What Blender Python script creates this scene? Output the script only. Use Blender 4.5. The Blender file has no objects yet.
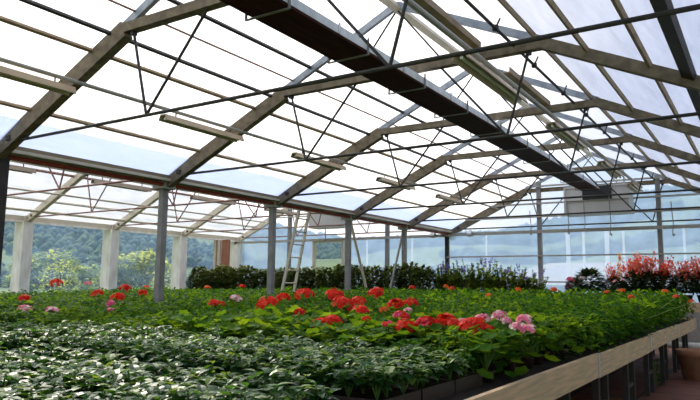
import bpy, math, random
from mathutils import Vector, Matrix
random.seed(7)
C = bpy.context.scene.collection
scn = bpy.context.scene
PI = math.pi
H = 1.45                      # camera height above the floor
XG, ZG, BW, RISE, Y0, SP = -8.89, 1.851 + H, 9.33, 2.17, 4.7325, 3.0
HW = BW / 2
XC = XG + HW                  # ridge line of the main bay
XN = XC - BW                  # ridge line of the neighbouring bay
YE = Y0 + 5 * SP              # end wall

# ------------------------------------------------------------------ camera
cy, sy_ = math.cos(math.radians(32.81)), math.sin(math.radians(32.81))
cp, sp_ = math.cos(math.radians(7.56)), math.sin(math.radians(7.56))
cr, sr_ = math.cos(math.radians(.65)), math.sin(math.radians(.65))
FW = Vector((-sy_ * cp, cy * cp, sp_)); R0 = Vector((cy, sy_, 0)); U0 = R0.cross(FW)
RT = cr * R0 + sr_ * U0; UP = -sr_ * R0 + cr * U0
FPX = 648.7
cam = bpy.data.cameras.new('camera'); cam.lens = FPX / 700 * 36; cam.sensor_width = 36
cam.clip_start = .05; cam.clip_end = 3000
co = bpy.data.objects.new('camera', cam); C.objects.link(co)
M = Matrix((RT, UP, -FW)).transposed().to_4x4(); M.translation = Vector((0, 0, H))
co.matrix_world = M
scn.camera = co
def proj(p):
    q = Vector(p) - Vector((0, 0, H)); d = q.dot(FW)
    if d < .1: return None
    return 350 + FPX * q.dot(RT) / d, 200 - FPX * q.dot(UP) / d, d
def seen(p, m=25):
    a = proj(p)
    return a is not None and -m < a[0] < 700 + m and -m < a[1] < 400 + m

# ------------------------------------------------------------------ materials
def mat(name, col, rough=.5, metal=0, spec=.5, noise=None, bump=0, bscale=40, tint=None, trans=0):
    """noise=(scale, col2, amount)"""
    m = bpy.data.materials.new(name); m.use_nodes = True
    nt = m.node_tree; b = nt.nodes['Principled BSDF']
    b.inputs['Base Color'].default_value = (*col, 1)
    b.inputs['Roughness'].default_value = rough
    b.inputs['Metallic'].default_value = metal
    b.inputs['Specular IOR Level'].default_value = spec
    tc = nt.nodes.new('ShaderNodeTexCoord')
    if noise:
        n = nt.nodes.new('ShaderNodeTexNoise'); n.inputs['Scale'].default_value = noise[0]
        n.inputs['Detail'].default_value = 6
        if len(noise) > 3:
            mp = nt.nodes.new('ShaderNodeMapping'); mp.inputs['Scale'].default_value = noise[3]
            nt.links.new(tc.outputs['Object'], mp.inputs[0]); nt.links.new(mp.outputs[0], n.inputs['Vector'])
        else:
            nt.links.new(tc.outputs['Object'], n.inputs['Vector'])
        r = nt.nodes.new('ShaderNodeMapRange'); r.inputs[1].default_value = .35; r.inputs[2].default_value = .65
        r.inputs[4].default_value = noise[2]
        nt.links.new(n.outputs['Fac'], r.inputs[0])
        mx = nt.nodes.new('ShaderNodeMix'); mx.data_type = 'RGBA'
        mx.inputs[6].default_value = (*col, 1); mx.inputs[7].default_value = (*noise[1], 1)
        nt.links.new(r.outputs[0], mx.inputs[0]); nt.links.new(mx.outputs[2], b.inputs['Base Color'])
    if bump:
        n = nt.nodes.new('ShaderNodeTexNoise'); n.inputs['Scale'].default_value = bscale
        nt.links.new(tc.outputs['Object'], n.inputs['Vector'])
        bp = nt.nodes.new('ShaderNodeBump'); bp.inputs['Strength'].default_value = bump
        nt.links.new(n.outputs['Fac'], bp.inputs['Height']); nt.links.new(bp.outputs[0], b.inputs['Normal'])
    return m

def leafmat(name, col, col2, rough=.4, spec=.5, tr=.35, trcol=None, nscale=14):
    m = mat(name, col, rough, 0, spec, noise=(nscale, col2, 1))
    nt = m.node_tree; b = nt.nodes['Principled BSDF']; out = nt.nodes['Material Output']
    t = nt.nodes.new('ShaderNodeBsdfTranslucent')
    t.inputs['Color'].default_value = (*(trcol or (min(1, col2[0] * 2.2), min(1, col2[1] * 2.2), col2[2] * 1.2)), 1)
    mx = nt.nodes.new('ShaderNodeMixShader'); mx.inputs[0].default_value = tr
    nt.links.new(b.outputs[0], mx.inputs[1]); nt.links.new(t.outputs[0], mx.inputs[2])
    nt.links.new(mx.outputs[0], out.inputs['Surface'])
    return m

def filmmat(name, clear, tcol, gloss=.06, bump=.15, tint=(1, 1, 1)):
    """greenhouse sheet: part clear, part milky"""
    m = bpy.data.materials.new(name); m.use_nodes = True
    nt = m.node_tree; nt.nodes.remove(nt.nodes['Principled BSDF']); out = nt.nodes['Material Output']
    tr = nt.nodes.new('ShaderNodeBsdfTransparent'); tr.inputs[0].default_value = (*tint, 1)
    tl = nt.nodes.new('ShaderNodeBsdfTranslucent'); tl.inputs[0].default_value = (*tcol, 1)
    gl = nt.nodes.new('ShaderNodeBsdfGlossy'); gl.inputs['Roughness'].default_value = .12
    tc = nt.nodes.new('ShaderNodeTexCoord')
    mp = nt.nodes.new('ShaderNodeMapping'); mp.inputs['Scale'].default_value = (1.4, .5, 1.4)
    n = nt.nodes.new('ShaderNodeTexNoise'); n.inputs['Scale'].default_value = 1.6; n.inputs['Detail'].default_value = 5
    nt.links.new(tc.outputs['Object'], mp.inputs[0]); nt.links.new(mp.outputs[0], n.inputs['Vector'])
    bp = nt.nodes.new('ShaderNodeBump'); bp.inputs['Strength'].default_value = bump; bp.inputs['Distance'].default_value = .3
    nt.links.new(n.outputs['Fac'], bp.inputs['Height'])
    nt.links.new(bp.outputs[0], gl.inputs['Normal']); nt.links.new(bp.outputs[0], tl.inputs['Normal'])
    r = nt.nodes.new('ShaderNodeMapRange'); r.inputs[1].default_value = .3; r.inputs[2].default_value = .7
    r.inputs[3].default_value = clear + .07; r.inputs[4].default_value = clear - .07
    nt.links.new(n.outputs['Fac'], r.inputs[0])
    a = nt.nodes.new('ShaderNodeMixShader'); nt.links.new(r.outputs[0], a.inputs[0])
    nt.links.new(tl.outputs[0], a.inputs[1]); nt.links.new(tr.outputs[0], a.inputs[2])
    c = nt.nodes.new('ShaderNodeMixShader'); c.inputs[0].default_value = gloss
    nt.links.new(a.outputs[0], c.inputs[1]); nt.links.new(gl.outputs[0], c.inputs[2])
    nt.links.new(c.outputs[0], out.inputs['Surface'])
    return m

MT = dict(
    rafter=mat('weathered_steel', (.14, .112, .075), .7, .05, .2, noise=(5, (.26, .21, .14), .8, (2, 2, 2)), bump=.1),
    upper=mat('blue_grey_steel', (.25, .28, .33), .5, .3, .4, noise=(9, (.45, .48, .5), .6)),
    rod=mat('dark_rod', (.035, .035, .035), .55, .2, .3, noise=(12, (.06, .05, .04), .7)),
    pinkrod=mat('rusty_rod', (.24, .11, .09), .6, .2, .3, noise=(12, (.32, .18, .14), .7)),
    galv=mat('galvanised_steel', (.38, .36, .31), .5, .1, .4, noise=(10, (.3, .3, .29), .8)),
    post=mat('grey_post', (.25, .245, .235), .5, .1, .3, noise=(6, (.18, .175, .165), .8)),
    darkpost=mat('dark_post', (.03, .026, .026), .6, .1, .25, noise=(6, (.05, .042, .036), .8)),
    white=mat('white_painted_post', (.92, .90, .84), .6, 0, .3, noise=(5, (.62, .58, .5), .8, (1, 1, .3))),
    cream=mat('cream_metal', (.62, .56, .44), .5, .1, .4, noise=(5, (.5, .44, .34), .7)),
    purlin=mat('tan_purlin', (.26, .18, .10), .6, .05, .3, noise=(4, (.38, .28, .17), .9)),
    redpipe=mat('red_oxide_pipe', (.30, .045, .025), .5, 0, .4, noise=(6, (.2, .04, .03), .7)),
    gutter=mat('gutter_metal', (.26, .20, .12), .55, .2, .4, noise=(4, (.22, .16, .10), .9, (4, .4, 4))),
    flash=filmmat('pale_flashing', .08, (.38, .46, .68)),
    brown=mat('duct_brown', (.030, .007, .005), .7, 0, .10, noise=(3, (.06, .014, .009), .9, (6, .5, 6))),
    silver=mat('duct_silver', (.88, .90, .95), .5, .0, .4, noise=(3, (.60, .64, .72), .7, (1, 3, 1))),
    lamp=mat('lamp_housing', (.52, .40, .27), .5, .0, .4, noise=(4, (.42, .32, .20), .6)),
    lamptube=mat('lamp_tube_glass', (.75, .75, .68), .25, 0, .5),
    box=mat('heater_grey', (.56, .55, .53), .55, .1, .4, noise=(2, (.48, .47, .45), .6)),
    black=mat('black_opening', (.012, .012, .012), .6),
    alum=mat('aluminium', (.62, .62, .62), .35, .7, .5, noise=(8, (.5, .5, .5), .6)),
    rim=mat('rim_board', (.68, .46, .27), .6, 0, .35, noise=(2.5, (.42, .31, .19), .9, (3, 1, 14)), bump=.1),
    table=mat('bench_slats', (.025, .02, .016), .9, 0, .1),
    leg=mat('bench_leg', (.045, .04, .036), .55, .3, .4),
    tray=mat('seedling_tray', (.035, .022, .017), .5, 0, .4),
    soil=mat('potting_soil', (.02, .013, .009), .95, 0, .1, bump=.6),
    pot=mat('brown_plastic_pot', (.035, .016, .011), .55, 0, .4),
    terra=mat('terracotta', (.36, .15, .075), .8, 0, .2, noise=(6, (.46, .28, .17), .9), bump=.15),
    board=mat('rust_board', (.27, .10, .06), .7, 0, .3, noise=(5, (.36, .17, .10), .8, (2, 2, .4))),
    paleboard=mat('pale_board', (.62, .55, .46), .7, 0, .3, noise=(5, (.5, .42, .34), .8, (2, 2, .4))),
    stem=leafmat('stem_green', (.08, .16, .03), (.12, .22, .04), .5, .3, .2),
    wood=mat('bark', (.10, .065, .04), .9, 0, .2),
    seed=leafmat('seedling_leaf', (.014, .062, .018), (.030, .10, .024), .36, .17, .28, (.17, .40, .03)),
    seedy=leafmat('young_leaf', (.11, .21, .03), (.2, .3, .04), .35, .6, .35, (.4, .55, .05)),
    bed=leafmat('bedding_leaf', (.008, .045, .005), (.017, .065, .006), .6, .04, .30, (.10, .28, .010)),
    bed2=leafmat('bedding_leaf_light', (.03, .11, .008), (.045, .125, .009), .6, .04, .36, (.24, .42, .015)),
    ger=leafmat('geranium_leaf', (.05, .13, .008), (.10, .20, .012), .55, .08, .40, (.38, .54, .02)),
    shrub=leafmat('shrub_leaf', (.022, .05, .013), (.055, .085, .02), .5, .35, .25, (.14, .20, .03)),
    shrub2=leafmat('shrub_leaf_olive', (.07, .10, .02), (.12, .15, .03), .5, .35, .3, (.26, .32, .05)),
    dark=leafmat('dark_leaf', (.012, .03, .01), (.022, .05, .014), .5, .4, .15, (.05, .10, .02)),
    red=leafmat('red_petal', (.62, .012, .006), (.75, .03, .012), .6, .2, .3, (.9, .05, .02)),
    scarlet=leafmat('scarlet_petal', (.70, .055, .02), (.80, .10, .04), .6, .2, .3, (.95, .12, .04)),
    coral=leafmat('coral_petal', (.75, .10, .07), (.88, .22, .16), .6, .2, .3, (.95, .2, .12)),
    orange=leafmat('orange_petal', (.80, .14, .02), (.85, .22, .03), .6, .2, .3, (.95, .3, .05)),
    pink=leafmat('pink_petal', (.80, .12, .26), (.85, .26, .38), .6, .2, .3, (.95, .5, .55)),
    hot=leafmat('hot_pink_petal', (.75, .04, .20), (.82, .14, .32), .6, .2, .3, (.9, .15, .3)),
    palep=leafmat('pale_pink_petal', (.85, .55, .55), (.9, .75, .72), .6, .2, .3, (.95, .75, .75)),
    violet=leafmat('violet_petal', (.10, .09, .30), (.16, .14, .40), .6, .2, .3, (.3, .2, .7)),
    yellow=leafmat('yellow_petal', (.75, .38, .06), (.8, .5, .14), .6, .2, .3, (.9, .6, .15)),
    grass=leafmat('meadow_grass', (.12, .20, .03), (.20, .28, .05), .8, .1, 0, nscale=.3),
    tree=leafmat('tree_leaf', (.20, .26, .04), (.32, .36, .06), .6, .15, .45, (.65, .75, .12)),
    tree2=leafmat('tree_leaf_dark', (.06, .13, .035), (.12, .20, .05), .6, .15, .4, (.30, .45, .09)),
    forest=mat('forest_green', (.035, .085, .05), .9, 0, .1, noise=(.05, (.075, .14, .06), .9)),
    hill=mat('hill_ground', (.05, .10, .05), .95, 0, .1, noise=(.012, (.16, .24, .09), 1)),
    paleroof=mat('pale_roof', (.40, .40, .38), .8, 0, .1, noise=(1, (.34, .34, .33), .6)),
    roof=filmmat('roof_sheet', .55, (.80, .83, .92)),
    sidefilm=filmmat('side_film', .42, (.75, .74, .74), gloss=.05, bump=.1),
    film=filmmat('milky_film', .16, (.50, .54, .66), gloss=.06, bump=.18),
    wall=filmmat('end_wall_sheet', .50, (.44, .60, 1.0), gloss=.03, bump=.05),
    side=filmmat('side_glass', .90, (.35, .55, 1.0), gloss=.03, bump=.03),  # blue milky share puts a haze veil over the hills into the glass colour
)
# tiled red-brown floor
def tiles():
    m = mat('red_clay_tiles', (.13, .05, .03), .7, 0, .3)
    nt = m.node_tree; b = nt.nodes['Principled BSDF']
    tc = nt.nodes.new('ShaderNodeTexCoord'); br = nt.nodes.new('ShaderNodeTexBrick')
    br.offset = 0; br.inputs['Scale'].default_value = 1.0
    br.inputs['Color1'].default_value = (.26, .092, .048, 1); br.inputs['Color2'].default_value = (.20, .068, .036, 1)
    br.inputs['Mortar'].default_value = (.05, .03, .022, 1); br.inputs['Mortar Size'].default_value = .02
    br.inputs['Brick Width'].default_value = .8; br.inputs['Row Height'].default_value = .8
    n = nt.nodes.new('ShaderNodeTexNoise'); n.inputs['Scale'].default_value = 2.2; n.inputs['Detail'].default_value = 6
    mx = nt.nodes.new('ShaderNodeMix'); mx.data_type = 'RGBA'; mx.blend_type = 'MULTIPLY'; mx.inputs[0].default_value = .7
    nt.links.new(tc.outputs['Object'], br.inputs['Vector']); nt.links.new(tc.outputs['Object'], n.inputs['Vector'])
    nt.links.new(br.outputs['Color'], mx.inputs[6]); nt.links.new(n.outputs['Color'], mx.inputs[7])
    nt.links.new(mx.outputs[2], b.inputs['Base Color'])
    return m
MT['floor'] = tiles()

# ------------------------------------------------------------------ mesh builder
class MB:
    def __init__(s): s.v = []; s.f = []; s.m = []; s.mi = 0
    def quad(s, *p):
        b = len(s.v); s.v += [tuple(q) for q in p]; s.f.append(tuple(range(b, b + len(p)))); s.m.append(s.mi)
    def hexa(s, c):            # 8 corners: bottom 4 ccw, top 4 ccw
        b = len(s.v); s.v += [tuple(q) for q in c]
        for f in ((3, 2, 1, 0), (4, 5, 6, 7), (0, 1, 5, 4), (1, 2, 6, 5), (2, 3, 7, 6), (3, 0, 4, 7)):
            s.f.append(tuple(b + i for i in f)); s.m.append(s.mi)
        return s
    def box(s, x0, x1, y0, y1, z0, z1):
        return s.hexa([(x0, y0, z0), (x1, y0, z0), (x1, y1, z0), (x0, y1, z0), (x0, y0, z1), (x1, y0, z1), (x1, y1, z1), (x0, y1, z1)])
    def bar(s, a, b, w, h, up=(0, 0, 1)):
        a, b = Vector(a), Vector(b); d = (b - a).normalized(); u = Vector(up)
        x = d.cross(u)
        if x.length < 1e-4: x = d.cross(Vector((0, 1, 0)))
        x.normalize(); u = x.cross(d)
        x *= w / 2; u *= h / 2
        return s.hexa([a - x - u, a + x - u, b + x - u, b - x - u, a - x + u, a + x + u, b + x + u, b - x + u])
    def tube(s, pts, r, n=8, cap=True):
        pts = [Vector(p) for p in pts]; base = len(s.v)
        rs = r if isinstance(r, (list, tuple)) else [r] * len(pts)
        d0 = (pts[1] - pts[0]).normalized(); x = d0.orthogonal().normalized()
        for i, p in enumerate(pts):
            d = (pts[min(i + 1, len(pts) - 1)] - pts[max(i - 1, 0)]).normalized()
            x = (x - d * x.dot(d)).normalized(); y = d.cross(x)
            for k in range(n):
                a = 2 * PI * k / n; s.v.append(tuple(p + (x * math.cos(a) + y * math.sin(a)) * rs[i]))
        for i in range(len(pts) - 1):
            for k in range(n):
                s.f.append((base + i * n + k, base + i * n + (k + 1) % n, base + (i + 1) * n + (k + 1) % n, base + (i + 1) * n + k)); s.m.append(s.mi)
        if cap:
            s.f.append(tuple(base + k for k in reversed(range(n)))); s.m.append(s.mi)
            s.f.append(tuple(base + (len(pts) - 1) * n + k for k in range(n))); s.m.append(s.mi)
        return s
    def lathe(s, prof, n=20, c=(0, 0, 0)):
        base = len(s.v)
        for (r, z) in prof:
            for k in range(n):
                a = 2 * PI * k / n; s.v.append((c[0] + r * math.cos(a), c[1] + r * math.sin(a), c[2] + z))
        for i in range(len(prof) - 1):
            for k in range(n):
                s.f.append((base + i * n + k, base + i * n + (k + 1) % n, base + (i + 1) * n + (k + 1) % n, base + (i + 1) * n + k)); s.m.append(s.mi)
        return s
    def leaf(s, base, d, up, L, W, fold=.25, droop=.25):
        """ovate leaf, five stations, folded along its midrib, drooping at the tip"""
        d = Vector(d).normalized(); up = Vector(up); side = d.cross(up)
        if side.length < 1e-3: side = d.orthogonal()
        side.normalize(); up = side.cross(d)
        base = Vector(base); b = len(s.v)
        for t, w in ((0, .08), (.25, .85), (.55, 1.0), (.82, .6), (1, .05)):
            p = base + d * (L * t) - up * (droop * L * t * t)
            e = side * (W * .5 * w); r = up * (fold * W * .5 * w)
            s.v += [tuple(p - e + r), tuple(p), tuple(p + e + r)]
        for i in range(4):
            o = b + i * 3
            s.f += [(o, o + 1, o + 4, o + 3), (o + 1, o + 2, o + 5, o + 4)]; s.m += [s.mi, s.mi]
    def fan(s, base, nrm, r, n=9, cup=.25, lobes=0):
        """round scalloped leaf with a slight cup"""
        nrm = Vector(nrm).normalized(); x = nrm.orthogonal().normalized(); y = nrm.cross(x)
        ph = random.random() * 6.28; b = len(s.v); s.v.append(tuple(base))
        for k in range(n):
            a = ph + 2 * PI * k / n
            rr = r * (1 + (.14 if k % 2 else -.08))
            s.v.append(tuple(Vector(base) + (x * math.cos(a) + y * math.sin(a)) * rr + nrm * (cup * rr * (1 if k % 2 else .7))))
        for k in range(n):
            s.f.append((b, b + 1 + k, b + 1 + (k + 1) % n)); s.m.append(s.mi)
    def mesh(s, name, mats, smooth=False):
        me = bpy.data.meshes.new(name); me.from_pydata(s.v, [], s.f)
        for m in (mats if isinstance(mats, (list, tuple)) else [mats]): me.materials.append(m)
        if s.mi or any(s.m): me.polygons.foreach_set('material_index', s.m)
        if smooth: me.polygons.foreach_set('use_smooth', [True] * len(me.polygons))
        me.update(); return me
    def build(s, name, mats, parent=None, smooth=False):
        o = bpy.data.objects.new(name, s.mesh(name, mats, smooth)); C.objects.link(o)
        if parent: o.parent = parent
        return o

def tag(o, label=None, cat=None, group=None, kind=None):
    if label: o['label'] = label
    if cat: o['category'] = cat
    if group: o['group'] = group
    if kind: o['kind'] = kind
    return o
def thing(name, label, cat, loc=(0, 0, 0), group=None):
    o = bpy.data.objects.new(name, None); C.objects.link(o); o.location = loc
    o.empty_display_size = .1
    return tag(o, label, cat, group)
def struct(o): o['kind'] = 'structure'; return o
def dup(o, loc=None, parent=None):
    c = o.copy(); C.objects.link(c)
    if parent: c.parent = parent
    if loc is not None: c.location = loc
    for ch in o.children: dup(ch, None, c)
    return c
def add(name, me, parent, loc=(0, 0, 0), rot=(0, 0, 0), scale=(1, 1, 1)):
    o = bpy.data.objects.new(name, me); C.objects.link(o); o.parent = parent
    o.location = loc; o.rotation_euler = rot; o.scale = scale
    return o

# ------------------------------------------------------------------ the setting
def roofz(x, c): return ZG + RISE * (1 - abs(x - c) / HW)
struct(MB().box(XG - BW - .2, XG + BW + .2, -2, YE + .1, -.1, 0).build('floor', MT['floor']))
g = MB()
g.quad((-900, -300, -.12), (900, -300, -.12), (900, 900, -.12), (-900, 900, -.12))
struct(g.build('ground', MT['grass']))
YB = -1.2
def sheet(name, c, side, fa=0, fb=1, mm='roof'):
    m = MB(); nx, ny = 8, 14
    xa = c + side * HW * fa; xb = c + side * HW * fb
    for j in range(ny):
        for i in range(nx):
            P = []
            for (a, b_) in ((i, j), (i + 1, j), (i + 1, j + 1), (i, j + 1)):
                x = xa + (xb - xa) * a / nx; y = YB + (YE - YB) * b_ / ny
                P.append((x, y, roofz(x, c) + .02))
            m.quad(*P)
    return struct(m.build(name, MT[mm]))
sheet('ceiling', XC, -1); sheet('ceiling', XC, 1, 0, .40); sheet('ceiling', XC, 1, .40, 1, 'film'); sheet('ceiling', XN, -1); sheet('ceiling', XN, 1)
# end wall: gable sheet of each bay
for c in (XC, XN):
    m = MB()
    xs = [c - HW, c, c + HW]
    m.quad((xs[0], YE + .06, 0), (xs[1], YE + .06, 0), (xs[1], YE + .06, roofz(c, c)), (xs[0], YE + .06, ZG))
    if c == XC:
        m.quad((xs[1], YE + .06, 0), (xs[2], YE + .06, 0), (xs[2], YE + .06, ZG), (xs[1], YE + .06, roofz(c, c)))
    else:                              # the open doorway stays free of sheet
        dx0, dx1, dz = -14.25, -13.02, 1.60 + H
        y = YE + .06
        m.v = []; m.f = []; m.m = []
        m.quad((xs[0], y, 0), (dx0, y, 0), (dx0, y, roofz(dx0, c)), (xs[0], y, ZG))
        m.quad((dx0, y, dz), (dx1, y, dz), (dx1, y, roofz(dx1, c)), (c, y, roofz(c, c)), (dx0, y, roofz(dx0, c)))
        m.quad((dx1, y, 0), (xs[2], y, 0), (xs[2], y, ZG), (dx1, y, roofz(dx1, c)))
    struct(m.build('wall_back', MT['wall']))
XL = XG - BW
m = MB(); m.quad((XL - .25, YB, 0), (XL - .25, YE, 0), (XL - .25, YE, ZG), (XL - .25, YB, ZG)); struct(m.build('wall_left', MT['side']))
m = MB(); m.quad((XC + HW + .1, YB, 0), (XC + HW + .1, YE, 0), (XC + HW + .1, YE, ZG), (XC + HW + .1, YB, ZG)); struct(m.build('wall_right', MT['sidefilm']))
# low wall kerb on the left and pale upright translucent strips on the end wall
struct(MB().box(XL - .4, XL - .27, YB, YE, 0, .5).build('baseboard_left', MT['white']))
struct(MB().box(XL, XC + HW, YE + .0, YE + .12, 0, .95).build('baseboard_back', MT['galv']))
milky = filmmat('milky_strip', .55, (.85, .9, 1))
for i, (x, w) in enumerate(((-7.55, .05), (-5.0, .12), (-4.55, .07), (-3.9, .12), (-3.45, .06), (-1.9, .06), (-10.2, .06), (-12.0, .06))):
    m = MB(); m.box(x - w / 2, x + w / 2, YE + .03, YE + .05, .95, 1.75 + H)
    struct(m.build('trim_%d' % (i + 1), milky))

# end wall posts and rails
for x, lb in ((-5.81, 'grey upright post of the end wall left of the grey heater box'),
              (-2.48, 'grey upright post of the end wall right of the grey heater box'),
              (-11.13, 'thin grey end wall post between the two crossing braces, behind the dark shrubs'),
              (-15.44, 'thin grey end wall post standing right behind the leaning ladder')):
    c = XC if x > XG else XN
    tag(MB().box(x - .06, x + .06, YE - .10, YE + .02, 0, roofz(x, c) - .05).build('wall_post', MT['post']), lb, 'post', 'end wall posts')
RAILS = ((3.09, .05, 'topmost horizontal rail of the end wall, above the grey heater box'),
         (2.56, .05, 'second horizontal rail from the top of the end wall, at heater box height'),
         (2.16, .05, 'thin horizontal rail of the end wall at the lower edge of the heater box'),
         (1.70, .10, 'thick grey horizontal rail across the end wall at eave height'),
         (.97, .04, 'thin horizontal rail of the end wall just above the flowers'),
         (.19, .04, 'lowest horizontal rail of the end wall, behind the pink flowers'))
for z, t, lb in RAILS:
    xa = max(XG, XC - HW * (RISE + ZG - z - H) / RISE) if z + H > ZG else XG
    xb = 2 * XC - xa if z + H > ZG else XC + HW
    tag(MB().box(xa + .05, xb - .05, YE - .16, YE - .11, z + H - t / 2, z + H + t / 2).build('wall_rail', MT['galv']), lb, 'rail', 'end wall rails')
for z, t, lb in ((1.68, .09, 'thick horizontal rail of the far bay end wall, above the doorway'), (2.6, .04, 'thin upper rail of the far bay end wall, near the small grey box')):
    tag(MB().box(XL + (.05 if z < 1.8 else 1.9), XG - (.05 if z < 1.8 else 1.9), YE - .16, YE - .11, z + H - t / 2, z + H + t / 2).build('wall_rail', MT['galv']), lb, 'rail', 'end wall rails')
d = MB(); dx0, dx1, dz = -14.25, -13.02, 1.60 + H
d.box(dx0 - .07, dx0, YE - .08, YE + .08, 0, dz + .08); d.box(dx1, dx1 + .07, YE - .08, YE + .08, 0, dz + .08); d.box(dx0, dx1, YE - .08, YE + .08, dz, dz + .08)
struct(d.build('door_1', MT['cream']))

# ------------------------------------------------------------------ roof trusses
KF, JF, NF, AF = .445, .336, .145, .40
def truss(k, c, label, group, m_r, m_u, m_rod, name='roof_truss', heavy=1.0):
    y = Y0 + k * SP
    t = thing(name, label, 'truss', (c, y, ZG), group)
    kx, kz = KF * HW, RISE * (1 - KF)
    dpt = .165 * heavy; wd = .12 * heavy
    n = Vector((RISE, 0, HW)).normalized()
    for s in (-1, 1):
        dpt = (.215 if s < 0 else .14) * (heavy if heavy == 1 else .85)
        off = Vector((s * n.x, 0, n.z)) * (-dpt / 2)
        a = Vector((s * (HW - .02), 0, 0)) + off; b = Vector((s * (kx - .03), 0, kz + .015)) + off
        MB().bar(a, b, wd, dpt).build('rafter', m_r, t)
        MB().bar(Vector((s * kx, 0, kz)) + off * .45, Vector((0, 0, RISE)) + Vector((0, 0, -.05)), .06, .10).build('upper_rafter', m_u, t)
    cz = kz - .07
    MB().bar((-kx - .02, 0, cz), (kx + .02, 0, cz), wd * .95, .115 * heavy).build('collar_beam', m_r, t)
    MB().tube([(-HW + .1, 0, .03), (HW - .1, 0, .03)], .021).build('bottom_chord', m_rod, t)
    J, N, A = JF * HW, NF * HW, AF * HW
    cb = cz - .06
    for s in (-1, 1):
        MB().tube([(s * A, 0, cb), (s * J, 0, .03)], .017, 6).build('web_rod', m_rod, t)
        MB().tube([(s * N, 0, cb), (s * J, 0, .03)], .017, 6).build('web_rod', m_rod, t)
        MB().tube([(s * N, 0, cz + .07), (0, 0, RISE - .12)], .014, 6).build('ridge_strut', m_rod, t)
        MB().box(s * A - .03, s * A + .03, -.03, .03, cb - .045, cb + .01).build('gusset_block', MT['darkpost'], t)
        MB().box(s * (HW - .42) - .045, s * (HW - .42) + .045, -.075, -.045, .03, .10).build('gusset_block', MT['darkpost'], t)
    return t
ords = ('nearest', 'second', 'third', 'fourth', 'fifth', 'last')
for k in range(6):
    truss(k, XC, ['nearest and largest weathered steel roof truss, its knee at the top left',
                  'second weathered roof truss from the camera, its rafter landing on the second column',
                  'third weathered roof truss from the camera in the main bay',
                  'fourth roof truss from the camera, landing above the left cross brace',
                  'fifth roof truss from the camera, landing above the right cross brace',
                  'farthest roof truss of the main bay, against the end wall'][k], 'roof trusses of the main bay', MT['rafter'], MT['upper'], MT['rod'])
for k in range(1, 6):
    truss(k, XN, ['far bay roof truss at the far left, over the leftmost white post',
                  'far bay roof truss over the second white post from the left',
                  'far bay roof truss over the third white post from the left',
                  'far bay roof truss just beyond the third white post, near the rust boards',
                  'last far bay roof truss, against the end wall left of the ladder'][k - 1], 'roof trusses of the far bay', MT['cream'], MT['cream'], MT['pinkrod'], heavy=1.1)

# columns under the gutter
for k in range(6):
    y = Y0 + k * SP
    o = thing('gutter_column', ['dark column at the left photo edge under the gutter', 'tall grey column under the second truss, before the white posts',
               'grey column under the third truss, left of the ladder', 'grey column under the fourth truss with a brace on its right',
               'grey column under the fifth truss with a brace on its left', 'dark short column at the end wall among the tall violet flowers'][k], 'column', (XG, y, 0), 'columns under the gutter')
    w = .058 if k else .14
    mm = MT['darkpost'] if k in (0, 5) else MT['post']
    MB().box(-w, w, -w, w, 0, ZG - .07).build('shaft', mm, o)
    MB().box(-.15, .15, -.13, .13, ZG - .20, ZG - .07).build('head_plate', MT['darkpost'] if k == 0 else MT['galv'], o)
    MB().box(-.13, .13, -.13, .13, 0, .02).build('foot_plate', MT['galv'], o)
# V braces in the column line between the fourth and fifth column
yb = Y0 + 3 * SP + 1.55
tag(MB().tube([(XG, Y0 + 3 * SP + .1, 1.62 + H), (XG, yb - .1, .2)], .035).build('cross_brace', MT['cream']), 'pale diagonal brace running down right from the fourth column', 'brace')
tag(MB().tube([(XG, Y0 + 4 * SP - .1, 1.55 + H), (XG, yb + .1, .2)], .035).build('cross_brace', MT['post']), 'grey diagonal brace running down left from the fifth column', 'brace')
# white posts of the left wall
for k in range(1, 6):
    y = Y0 + k * SP
    o = thing('white_post', ['white wall post at the far left, with a small switch box', 'second white wall post from the left, left of the round yellow tree',
              'third white wall post from the left, right of the tall grey column', 'fourth white wall post, beside the rust brown boards', 'corner post where the left wall meets the end wall'][k - 1], 'post', (XL, y, 0), 'white posts of the left wall')
    MB().box(-.22, .22, -.16, .16, 0, ZG - .1).build('shaft', MT['white'], o)
    MB().box(-.20, .24, -.13, .13, ZG - .1, ZG + .06).build('head_plate', MT['cream'], o)
    if k == 1:
        MB().box(.22, .32, -.10, .10, .98, 1.28).build('switch_box', MT['post'], o)

# gutters and heating pipe
gt = thing('valley_gutter', 'brown valley gutter running along the column tops', 'gutter', (XG, 0, ZG))
gm = MB(); y0, y1 = YB, YE
gm.box(-.16, .16, y0, y1, -.07, -.04); gm.box(-.19, -.16, y0, y1, -.07, .10); gm.box(.16, .19, y0, y1, -.07, .03)
gm.build('channel', MT['gutter'], gt)
MB().box(.19, .235, y0, y1, -.08, -.035).build('lip', MT['cream'], gt)
f = MB(); f.quad((.19, y0, .03), (.19, y1, .03), (.66, y1, .285), (.66, y0, .285)); f.build('flashing', MT['flash'], gt)
tag(MB().tube([(XG + .10, YB, ZG - .13), (XG + .10, YE - .2, ZG - .13)], .035).build('heating_pipe', MT['redpipe']), 'red-brown heating pipe running under the valley gutter', 'pipe')
eg = thing('eave_gutter', 'pale eave beam along the top of the white posts', 'gutter', (XL, 0, ZG))
MB().box(-.18, .12, YB, YE, -.1, .06).build('channel', MT['cream'], eg)
MB().box(.12, .16, YB, YE, -.14, -.08).build('lip', MT['white'], eg)

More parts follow.
